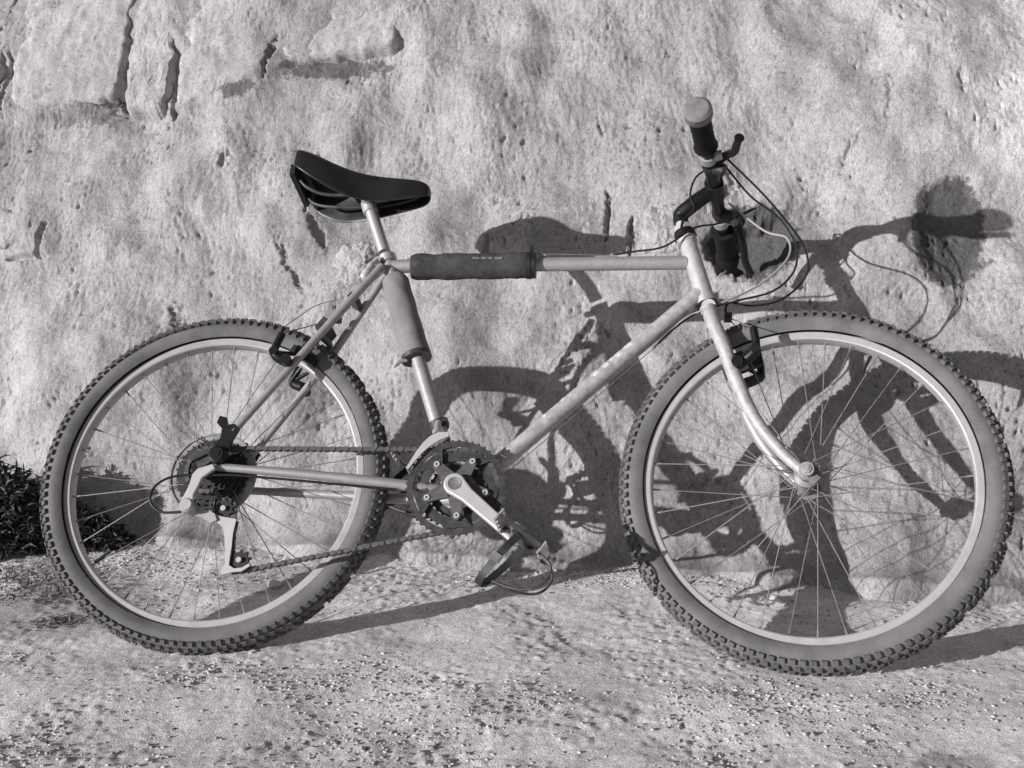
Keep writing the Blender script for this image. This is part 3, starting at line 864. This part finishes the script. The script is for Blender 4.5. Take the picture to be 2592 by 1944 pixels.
for k in range(5):
    a = R(60 + 72 * k)
    b = MB(); b.lathe([(0.0022, 0), (0.0022, 0.0022), (0.0052, 0.0022), (0.0056, 0)], 14, c=(0.055 * math.cos(a), 0.055 * math.sin(a), 0.0562)); b.build('chainring_bolt', M['alloy_bright'], cr, angle=30)
def crank_arm(sgn, dirv, name='crank_arm'):
    d = Vector((dirv[0], dirv[1], 0)).normalized(); nn = Vector((-d.y, d.x, 0))
    outl = []
    for k in range(13):
        t = R(90 + 180 * k / 12); outl.append(d * 0.0200 * math.cos(t) + nn * 0.0200 * math.sin(t))
    for s_, q in ((0.030, -0.0138), (0.100, -0.0120), (0.150, -0.0118)): outl.append(d * s_ + nn * q)
    for k in range(9):
        t = R(-90 + 180 * k / 8); outl.append(d * (0.156 + 0.0125 * math.cos(t)) + nn * 0.0125 * math.sin(t))
    for s_, q in ((0.150, 0.0118), (0.100, 0.0120), (0.030, 0.0138)): outl.append(d * s_ + nn * q)
    b = MB(); b.plate([(o[0], o[1]) for o in outl], 0.057 * sgn, 0.071 * sgn)
    o = b.build(name, M['alloy_bright'], cr, angle=30)
    bv = o.modifiers.new('edges', 'BEVEL'); bv.width = 0.003; bv.segments = 3; bv.limit_method = 'ANGLE'
    b = MB(); b.lathe([(0.0, 0.0712 * sgn), (0.0095, 0.0712 * sgn), (0.0118, 0.0722 * sgn), (0.0124, 0.0708 * sgn)], 24, closed=False); b.build('dust_cap', M['steel_grey'], cr, angle=30)
    return BB + d * 0.156
CD = Vector((0.5833 - 0.468, 0.2024 - 0.300, 0)).normalized()
pr_axle = crank_arm(1, CD)
pl_axle = crank_arm(-1, -CD)
b = MB(); b.cyl((0, 0, -0.056), (0, 0, 0.057), 0.0085, 16); b.build('spindle', M['steel_grey'], cr)

def pedal(center, sgn):
    """caged pedal hanging toe clip down; p along the foot, n towards the clip side"""
    p = Vector((0.80, -0.60, 0)).normalized(); n_ = Vector((-0.60, -0.80, 0)).normalized(); w = Vector((0, 0, 1.0 * sgn))
    pe = empty('pedal', bike, Matrix.Translation(center))
    cage_o = p * 0.012
    b = MB(); b.tube([w * 0.060, w * 0.146], [0.0085, 0.0080], 16); b.tube([w * 0.074, w * 0.086], 0.0150, 16); b.build('pedal_axle', M['steel_grey'], pe)
    for s in (-0.046, 0.046):                     # toothed cage plates
        b = MB()
        for kk in range(7):
            cw = w * (0.078 + 0.0105 * kk) + cage_o
            hh = 0.012 if kk % 2 == 0 else 0.0075
            b.box(p * s + cw, w, n_, p, 0.0060, hh, 0.0016)
        b.build('cage_plate', M['alloy'], pe, smooth=False)
    b = MB()
    for kk in (0.076, 0.146):
        b.box(w * kk + cage_o, p, n_, w, 0.045, 0.0038, 0.0014)
    b.box(w * 0.112 + cage_o, p, n_, w, 0.011, 0.0090, 0.034)
    b.build('pedal_body', M['steel_dark'], pe, smooth=False)
    b = MB()                                      # toe clip: two steel ribbons meeting above the toe
    path = [p * 0.046 + n_ * 0.008, p * 0.072 + n_ * 0.012, p * 0.084 + n_ * 0.030, p * 0.078 + n_ * 0.056, p * 0.050 + n_ * 0.078, p * 0.010 + n_ * 0.090]
    for s in (-1, 1):
        pts = spline([q + cage_o + w * (0.112 + s * (0.020 if i < 4 else 0.012 - 0.008 * (i - 4))) for i, q in enumerate(path)], 6)
        b.tube(pts, 0.0024, 8)
    b.build('toe_clip', M['steel_dark'], pe)
    b = MB()                                      # leather strap loop round the cage
    lp = [p * 0.016 + n_ * 0.006 + w * 0.074, p * 0.012 + n_ * 0.050 + w * 0.070, p * 0.008 + n_ * 0.092 + w * 0.084, p * 0.006 + n_ * 0.108 + w * 0.108, p * 0.008 + n_ * 0.094 + w * 0.134, p * 0.012 + n_ * 0.050 + w * 0.150, p * 0.016 + n_ * 0.006 + w * 0.148]
    sp_ = spline(lp, 6)
    V, F = [], []
    for i, q in enumerate(sp_):
        tq = (sp_[min(i + 1, len(sp_) - 1)] - sp_[max(i - 1, 0)]).normalized()
        nq = tq.cross(p).normalized()
        for a_, c_ in ((-0.0065, -0.0012), (0.0065, -0.0012), (0.0065, 0.0012), (-0.0065, 0.0012)):
            V.append(q + p * a_ + nq * c_)
        if i:
            o = (i - 1) * 4
            for e in range(4): F.append((o + e, o + (e + 1) % 4, o + 4 + (e + 1) % 4, o + 4 + e))
    b.add(V, F); b.build('toe_strap', M['black'], pe, angle=50)
    b = MB(); b.box(p * 0.011 + n_ * 0.060 + w * 0.151, p, n_, w, 0.009, 0.007, 0.003); b.build('strap_buckle', M['steel_grey'], pe, smooth=False)
    return pe
pedal(pr_axle, 1)['label'] = 'near pedal with its toe clip hanging down'
pedal(pl_axle, -1)['label'] = 'far pedal with its toe clip hanging down'

# --- front derailleur
fd = empty('front_derailleur', bike)
b = MB()
outer = [(0.4480, 0.4040), (0.4300, 0.4030), (0.4140, 0.3950), (0.4030, 0.3830), (0.3930, 0.3680), (0.3840, 0.3500), (0.3760, 0.3340), (0.3800, 0.3310), (0.3900, 0.3460), (0.4020, 0.3620), (0.4160, 0.3760), (0.4310, 0.3870), (0.4480, 0.3950)]
b.plate(outer, 0.0545, 0.0575); b.build('cage_plate', M['alloy_bright'], fd)
b = MB(); b.plate(outer, 0.0300, 0.0325); b.build('cage_plate', M['steel_grey'], fd)
b = MB(); b.tube([(0.4215, 0.436, 0.024), (0.4240, 0.420, 0.040), (0.4270, 0.403, 0.050)], [0.0062, 0.0066, 0.0075], 12); b.build('link_arm', M['alloy'], fd)
b = MB(); b.cyl((0.378, 0.334, 0.0300), (0.378, 0.334, 0.0570), 0.0030, 10); b.build('cage_pin', M['alloy'], fd)
b = MB(); dd = (BB - ST_top).normalized(); c0 = Vector((0.4190, 0.440, 0)); b.tube([c0 - dd * 0.008, c0 + dd * 0.008], 0.0178, 20); b.cyl((0.432, 0.444, 0.0), (0.432, 0.444, 0.02), 0.006, 10); b.build('band_clamp', M['steel_dark'], fd)

# --- rear derailleur
rd = empty('rear_derailleur', bike)
b = MB(); b.lathe([(0.0, 0.066), (0.0, 0.086), (0.012, 0.086), (0.0165, 0.083), (0.0165, 0.066)], 24, closed=False, c=(0.0290, 0.3450, 0)); b.lathe([(0.0, 0.0875), (0.0065, 0.0875), (0.0070, 0.0862)], 16, closed=False, c=(0.0290, 0.3450, 0)); b.build('mount_knuckle', M['black_metal'], rd, angle=30)
b = MB(); b.plate([(0.022, 0.364), (0.034, 0.352), (0.016, 0.330), (-0.002, 0.318), (-0.010, 0.330)], 0.068, 0.078); b.build('pivot_body', M['steel_dark'], rd)
b = MB(); b.plate([(0.024, 0.328), (0.030, 0.318), (0.008, 0.300), (0.004, 0.284), (-0.002, 0.268), (0.000, 0.246), (-0.012, 0.234), (-0.024, 0.244), (-0.022, 0.262), (-0.014, 0.286), (-0.012, 0.306), (-0.004, 0.318)], 0.072, 0.080)
o = b.build('parallelogram', M['alloy_bright'], rd); bv = o.modifiers.new('edges', 'BEVEL'); bv.width = 0.002; bv.segments = 2
b = MB(); b.plate([(-0.016, 0.330), (0.006, 0.342), (0.026, 0.352), (0.024, 0.360), (-0.006, 0.350), (-0.024, 0.338)], 0.078, 0.084); b.build('outer_link', M['steel_dark'], rd)
b = MB(); b.lathe([(0.0, 0.050), (0.0, 0.084), (0.010, 0.084), (0.0135, 0.080), (0.0135, 0.050)], 20, closed=False, c=(-0.0120, 0.2480, 0)); b.build('lower_knuckle', M['alloy'], rd, angle=30)
b = MB(); b.plate([(-0.004, 0.256), (0.018, 0.246), (0.034, 0.240), (0.040, 0.228), (0.030, 0.222), (0.012, 0.232), (-0.010, 0.238)], 0.054, 0.058)
b.build('pivot_plate', M['alloy'], rd)
JU, JL = Vector((0.046, 0.252, 0.045)), Vector((0.0900, 0.1570, 0.045))
b = MB()
cage = [(0.026, 0.244), (0.036, 0.228), (0.052, 0.216), (0.058, 0.196), (0.063, 0.172), (0.066, 0.150), (0.060, 0.134), (0.064, 0.129), (0.080, 0.134), (0.098, 0.136), (0.112, 0.146), (0.110, 0.151), (0.098, 0.143), (0.084, 0.141), (0.074, 0.147), (0.0735, 0.160), (0.0735, 0.180), (0.072, 0.205), (0.074, 0.232), (0.060, 0.234), (0.046, 0.236)]
b.plate(cage, 0.0510, 0.0535); b.build('cage_plate', M['alloy_bright'], rd)
b = MB(); b.plate(cage, 0.0370, 0.0390); b.build('cage_plate', M['steel_grey'], rd)
for j in (JU, JL):
    b = MB(); b.ring((j.x, j.y), 0.0055, 0.0205, 0.0405, 0.0485, teeth=10, td=0.0045); o = b.build('jockey_wheel', M['black'], rd, smooth=False)
    b = MB(); b.cyl((j.x, j.y, 0.036), (j.x, j.y, 0.0545), 0.0050, 12); b.build('pulley_bolt', M['alloy_bright'], rd)

# --- chain: every link an object
WC = 0.0412
pathpts = []
def seg(a, b_, n=20): return [(a[0] + (b_[0] - a[0]) * k / n, a[1] + (b_[1] - a[1]) * k / n) for k in range(n)]
RC = (REAR.x + 0.003, REAR.y)
pathpts += seg((RC[0], RC[1] + 0.043), (BB.x, BB.y + 0.0745))
pathpts += arc(BB, 0.0745, 90, -78, 24)
pathpts += seg((BB.x + 0.0155, BB.y - 0.0729), (JL.x + 0.006, JL.y - 0.0172))
pathpts += arc(JL, 0.0182, -72, -205, 10)
pathpts += seg((JL.x - 0.0165, JL.y + 0.0077), (JU.x + 0.0178, JU.y - 0.004))
pathpts += arc(JU, 0.0182, -15, 110, 10)
pathpts += seg((JU.x - 0.006, JU.y + 0.0175), (RC[0] + 0.016, RC[1] - 0.0402), 6)
pathpts += arc(RC, 0.043, -68, -270, 20)
PP = np.array(pathpts); dl = np.hypot(*np.diff(PP, axis=0).T); cum = np.concatenate([[0], np.cumsum(dl)])
L = cum[-1]; NL = int(round(L / 0.0127)); NL += NL % 2
def at(sd):
    sd = sd % L
    return np.array([np.interp(sd, cum, PP[:, 0]), np.interp(sd, cum, PP[:, 1])])
def link_mesh(outer):
    b = MB(); h = L / NL
    wo_ = 0.0044 if outer else 0.0031
    rr_ = 0.0048 if outer else 0.0043; wa = 0.0026 if outer else 0.0034
    out = [(rr_ * math.cos(R(t)), rr_ * math.sin(R(t))) for t in (60, 105, 150, 210, 255, 300)] + [(h / 2, -wa)] + [(h + rr_ * math.cos(R(t)), rr_ * math.sin(R(t))) for t in (-120, -75, -30, 30, 75, 120)] + [(h / 2, wa)]
    b.plate(out, -wo_, wo_)
    return b
ch = empty('chain', bike)
protos = {}
for i in range(NL):
    a = at(i * L / NL); c_ = at((i + 1) * L / NL)
    outer = bool(i % 2)
    if outer not in protos:
        o = link_mesh(outer).build('link', M['chain'], ch, smooth=False); protos[outer] = o
    else:
        o = protos[outer].copy(); COL.objects.link(o); o.parent = ch
    o.matrix_local = Matrix.Translation((a[0], a[1], WC)) @ Matrix.Rotation(math.atan2(c_[1] - a[1], c_[0] - a[0]), 4, 'Z')

# --- fork, headset, stem, handlebar
fk = empty('fork', bike)
def blade(s):
    pts = [(0.9290, 0.676, 0.030), (0.9370, 0.640, 0.042), (0.9533, 0.596, 0.047), (0.9765, 0.519, 0.050), (1.0053, 0.4447, 0.053), (1.0462, 0.3809, 0.056), (1.0830, 0.3400, 0.058), (1.0960, 0.3290, 0.0590)]
    P = spline([st(u, v, w * s) for u, v, w in pts], 6)
    n_ = len(P)
    rr = [float(np.interp(k / (n_ - 1), [0, 0.15, 0.45, 0.8, 1], [0.0135, 0.0142, 0.0132, 0.0098, 0.0075])) for k in range(n_)]
    b = MB(); b.tube(P, rr, 18); return b
for s in (1, -1): blade(s).build('fork_blade', M['paint_worn'] if s > 0 else M['paint'], fk)
b = MB()
b.tube([st(0.9215, 0.708), st(0.9290, 0.680)], 0.0175, 20)
b.tube([st(0.9290, 0.680, -0.034), st(0.9285, 0.687, 0), st(0.9290, 0.680, 0.034)], 0.0135, 16)
b.build('fork_crown', M['paint_worn'], fk)
for s in (1, -1):
    b = MB(); q = st(1.0980, 0.3275, 0.060 * s); fx = S3 @ Vector((1, 0, 0)); fy = S3 @ Vector((0, 1, 0)); fz = S3 @ Vector((0, 0, 1))
    b.box(q, (fx - fy).normalized(), (fx + fy).normalized(), fz, 0.014, 0.009, 0.0025); b.build('fork_end', M['steel_grey'], fk, angle=20)
hs = empty('headset', bike)
b = MB(); b.tube([HT - d * 0.001, HT - d * 0.016], [0.0225, 0.0205], 24); b.build('bearing_cup', M['black_metal'], hs)
b = MB(); b.tube([HBt + d * 0.001, HBt + d * 0.009], [0.0205, 0.0220], 24); b.build('bearing_cup', M['black_metal'], hs)
b = MB(); b.tube([HT - d * 0.016, HT - d * 0.030], [0.0185, 0.0165], 8); b.build('lock_nut', M['alloy_bright'], hs, angle=20)
stem = empty('stem', bike)
b = MB(); b.tube([HT - d * 0.028, HT - d * 0.046], 0.0118, 18); b.build('quill', M['alloy'], stem)
CLAMP = st(0.9451, 0.9538, 0.0)
b = MB(); b.tube(spline([HT - d * 0.036, HT - d * 0.056 + Vector((0.004, 0, 0)), st(0.893, 0.918, 0), st(0.925, 0.941, 0), CLAMP], 6), [0.0150] * 6 + [0.0160] * 12 + [0.0155] * 7, 18)
bt = MB
b.build('stem_extension', M['black_metal'], stem)
BA = (Vector((0.8941, 0.9274, 0.2938)) - Vector((0.9434, 0.9532, 0.0193))).normalized()     # right half of the bar, swept back a little
fwdS = S3 @ Vector((1, 0, 0)); upS = S3 @ Vector((0, 1, 0)); wS = S3 @ Vector((0, 0, 1))
BL = (-wS + (BA - wS * BA.dot(wS))).normalized()                                         # left half, mirrored
b = MB(); b.tube([CLAMP - wS * 0.024, CLAMP + wS * 0.024], 0.0195, 20); b.build('bar_clamp', M['black_metal'], stem)
hb = empty('handlebar', bike)
b = MB(); b.tube([CLAMP + BL * 0.262, CLAMP + BL * 0.05, CLAMP, CLAMP + BA * 0.05, CLAMP + BA * 0.262], [0.0118, 0.0135, 0.0138, 0.0135, 0.0118], 16); b.build('bar', M['black_metal'], hb)
for D_ in (BA, BL):
    g0 = CLAMP + D_ * 0.165; g1 = CLAMP + D_ * 0.268
    P = [g0.lerp(g1, k / 12) for k in range(13)]
    b = MB(); b.tube(P, [0.0235] + [0.0192 + 0.0013 * (k % 2) for k in range(1, 12)] + [0.0220], 20); gr = b.build('grip', M['grip'], hb, angle=30)
    capm = M['grip_cap'] if D_ is BA else M['grip']
    b = MB(); b.tube([g1 - D_ * 0.001, g1 + D_ * 0.004, g1 + D_ * 0.022, g1 + D_ * 0.027], [0.0225, 0.0262, 0.0262, 0.0205], 22); b.build('end_cap', capm, gr, angle=40)
    # brake lever with its clamp, and the thumb shifter on top of the bar
    lv = empty('brake_lever', bike)
    sx = fwdS * 0.9 + upS * 0.05
    lc = CLAMP + D_ * 0.125
    b = MB(); b.tube([lc - D_ * 0.010, lc + D_ * 0.010], 0.0165, 18); b.tube([lc, lc + sx * 0.030], [0.011, 0.010], 12); b.build('clamp', M['alloy'], lv)
    if D_ is BL:      # the far lever hangs down
        b = MB(); b.tube(spline([lc + sx * 0.026 - D_ * 0.014, lc + sx * 0.040 - upS * 0.010 + D_ * 0.010, lc + sx * 0.046 - upS * 0.034 + D_ * 0.045, lc + sx * 0.048 - upS * 0.056 + D_ * 0.080, lc + sx * 0.058 - upS * 0.076 + D_ * 0.105], 5), [0.0085] * 5 + [0.0080] * 10 + [0.0075] * 5 + [0.0095], 12)
    else: b = MB(); b.tube(spline([lc + sx * 0.026 - D_ * 0.014, lc + sx * 0.042 - upS * 0.006 + D_ * 0.008, lc + sx * 0.058 - upS * 0.022 + D_ * 0.040, lc + sx * 0.066 - upS * 0.030 + D_ * 0.074, lc + sx * 0.074 - upS * 0.032 + D_ * 0.100], 5), [0.0085] * 5 + [0.0080] * 10 + [0.0075] * 5 + [0.0095], 12)
    b.build('lever_blade', M['black_metal'], lv)
    sh_ = empty('thumb_shifter', bike)
    sc0 = CLAMP + D_ * 0.092
    b = MB(); b.tube([sc0 - D_ * 0.007, sc0 + D_ * 0.007], 0.0158, 16); b.tube([sc0 + fwdS * 0.010 - upS * 0.006, sc0 + fwdS * 0.027 - upS * 0.016], [0.014, 0.013], 16); b.build('shifter_body', M['black'], sh_)
    b = MB(); b.tube([sc0 + fwdS * 0.024 - upS * 0.014, sc0 + fwdS * 0.032 - upS * 0.036 - D_ * 0.014], [0.0055, 0.0075], 10); b.build('shift_lever', M['steel_grey'], sh_)

# --- brakes
def cantilever(front):
    br = empty('cantilever_brake', bike)
    br['label'] = 'front rim brake' if front else 'rear rim brake'
    if front:
        f = lambda u, v, w: st(u, v, w)
        boss = (0.981, 0.548, 0.050); pad_c = (0.990, 0.575, 0.027); top = (1.012, 0.615, 0.062); out = (1.014, 0.570, 0.064); yoke = (0.962, 0.668, 0.0)
    else:
        f = lambda u, v, w: Vector((u, v, w))
        boss = (0.128, 0.542, 0.056); pad_c = (0.148, 0.571, 0.028); top = (0.112, 0.600, 0.068); out = (0.102, 0.560, 0.066); yoke = (0.196, 0.668, 0.0)
    for s in (1, -1):
        g = lambda q: f(q[0], q[1], q[2] * s)
        b = MB()
        b.tube(spline([g(boss), g(out), g(top)], 5), [0.0105] * 6 + [0.0075] * 5, 12)
        b.tube([g(boss), g((boss[0], boss[1], boss[2] + 0.022))], 0.0105, 14)
        b.tube([g(out), g((pad_c[0], pad_c[1], pad_c[2] + 0.006))], 0.0042, 10)
        b.tube([g((out[0], out[1], out[2] - 0.004)), g((out[0], out[1], out[2] + 0.010))], 0.0095, 6)
        b.build('brake_arm', M['black_metal'], br)
        b = MB()
        c = g(pad_c); tn = (f(pad_c[0] + 0.1, pad_c[1] + (-0.03 if not front else -0.01), 0) - f(pad_c[0], pad_c[1], 0)).normalized() if not front else (f(1.0907 - (pad_c[1] - 0.3347), 0, 0) * 0 + S3 @ Vector((0.93, 0.33, 0)).normalized())
        if not front: tn = Vector((0.85, -0.52, 0)).normalized()
        ww = (S3 @ Vector((0, 0, 1))) if front else Vector((0, 0, 1)); rad = ww.cross(tn)
        b.box(c, tn, rad, ww, 0.029, 0.0085, 0.0072); b.build('brake_pad', M['black'], br, angle=20)
        b = MB(); b.tube([g(top), f(*yoke)], 0.0011, 6); b.build('straddle_wire', M['steel_grey'], br)
    b = MB(); q = f(*yoke); b.box(q, (1, 0, 0), (0, 1, 0), (0, 0, 1), 0.007, 0.006, 0.010); b.build('yoke', M['steel_dark'], br, angle=20)
    return br
cantilever(True); cantilever(False)
b = MB(); b.box((0.228, 0.706, 0.0), Vector((0.55, 0.83, 0)), Vector((-0.83, 0.55, 0)), (0, 0, 1), 0.006, 0.010, 0.024); b.box((0.176, 0.640, 0.0), Vector((0.55, 0.83, 0)), Vector((-0.83, 0.55, 0)), (0, 0, 1), 0.014, 0.006, 0.036)
b.build('cable_stop', M['steel_dark'], bike, angle=20)

# --- cables
def cable(pts, m='cable', r=0.0021, n=8):
    b = MB(); b.tube(spline(pts, n), r, 8); return b.build('cable', M[m], bike)
levR = CLAMP + BA * 0.112 + fwdS * 0.034; levL = CLAMP + BL * 0.112 + fwdS * 0.034
shR = CLAMP + BA * 0.085 + upS * 0.024 + fwdS * 0.014; shL = CLAMP + BL * 0.085 + upS * 0.024 + fwdS * 0.014
cable([levR, (1.020, 0.893, 0.10), (1.068, 0.848, 0.07), (1.108, 0.800, 0.04), (1.110, 0.750, 0.02), (1.066, 0.708, 0.006), (1.010, 0.694, 0.004), (0.968, 0.700, 0.006), (0.958, 0.690, 0.0), (0.960, 0.672, 0.0)])
cable([shR, (1.005, 0.902, 0.07), (1.060, 0.860, 0.055), (1.090, 0.805, 0.045), (1.086, 0.752, 0.038), (1.046, 0.710, 0.034), (0.980, 0.690, 0.032), (0.905, 0.672, 0.020), (0.850, 0.632, 0.012), (0.820, 0.604, 0.0)])
cable([shL, (1.045, 0.905, -0.06), (1.085, 0.860, -0.02), (1.080, 0.800, 0.0), (1.020, 0.735, 0.010), (0.950, 0.690, 0.024), (0.880, 0.660, 0.016), (0.835, 0.616, 0.004)], 'cable_grey', 0.0022)
cable([levL, (1.030, 0.990, -0.11), (1.035, 0.978, -0.09), (0.990, 0.936, -0.06), (0.945, 0.895, -0.02), (0.900, 0.858, 0.024), (0.840, 0.818, 0.020), (0.780, 0.812, 0.012), (0.740, 0.808, 0.006)])
cable([CLAMP + BA * 0.07 + upS * 0.01, (0.905, 0.965, 0.045), (0.893, 0.935, 0.030), (0.900, 0.905, 0.022), (0.880, 0.884, 0.016), (0.874, 0.860, 0.019)], 'cable', 0.0022)
cable([(0.740, 0.8085, 0.004), (0.590, 0.812, 0.006)], 'steel_grey', 0.0009)
cable([(0.330, 0.805, 0.004), (0.270, 0.760, 0.006), (0.225, 0.705, 0.002), (0.200, 0.672, 0.0)], 'steel_grey', 0.0010)
cable([(0.835, 0.616, 0.004), (0.500, 0.293, 0.010)], 'steel_grey', 0.0009)
cable([(0.36, 0.295, 0.046), (0.10, 0.3085, 0.066), (0.03, 0.309, 0.070), (-0.045, 0.304, 0.074), (-0.078, 0.284, 0.076), (-0.082, 0.255, 0.076), (-0.060, 0.236, 0.074), (-0.022, 0.236, 0.074)], 'cable', 0.0024)
cable([(0.100, 0.642, 0.02), (0.150, 0.690, 0.012), (0.196, 0.706, 0.010)], 'steel_grey', 0.0010)
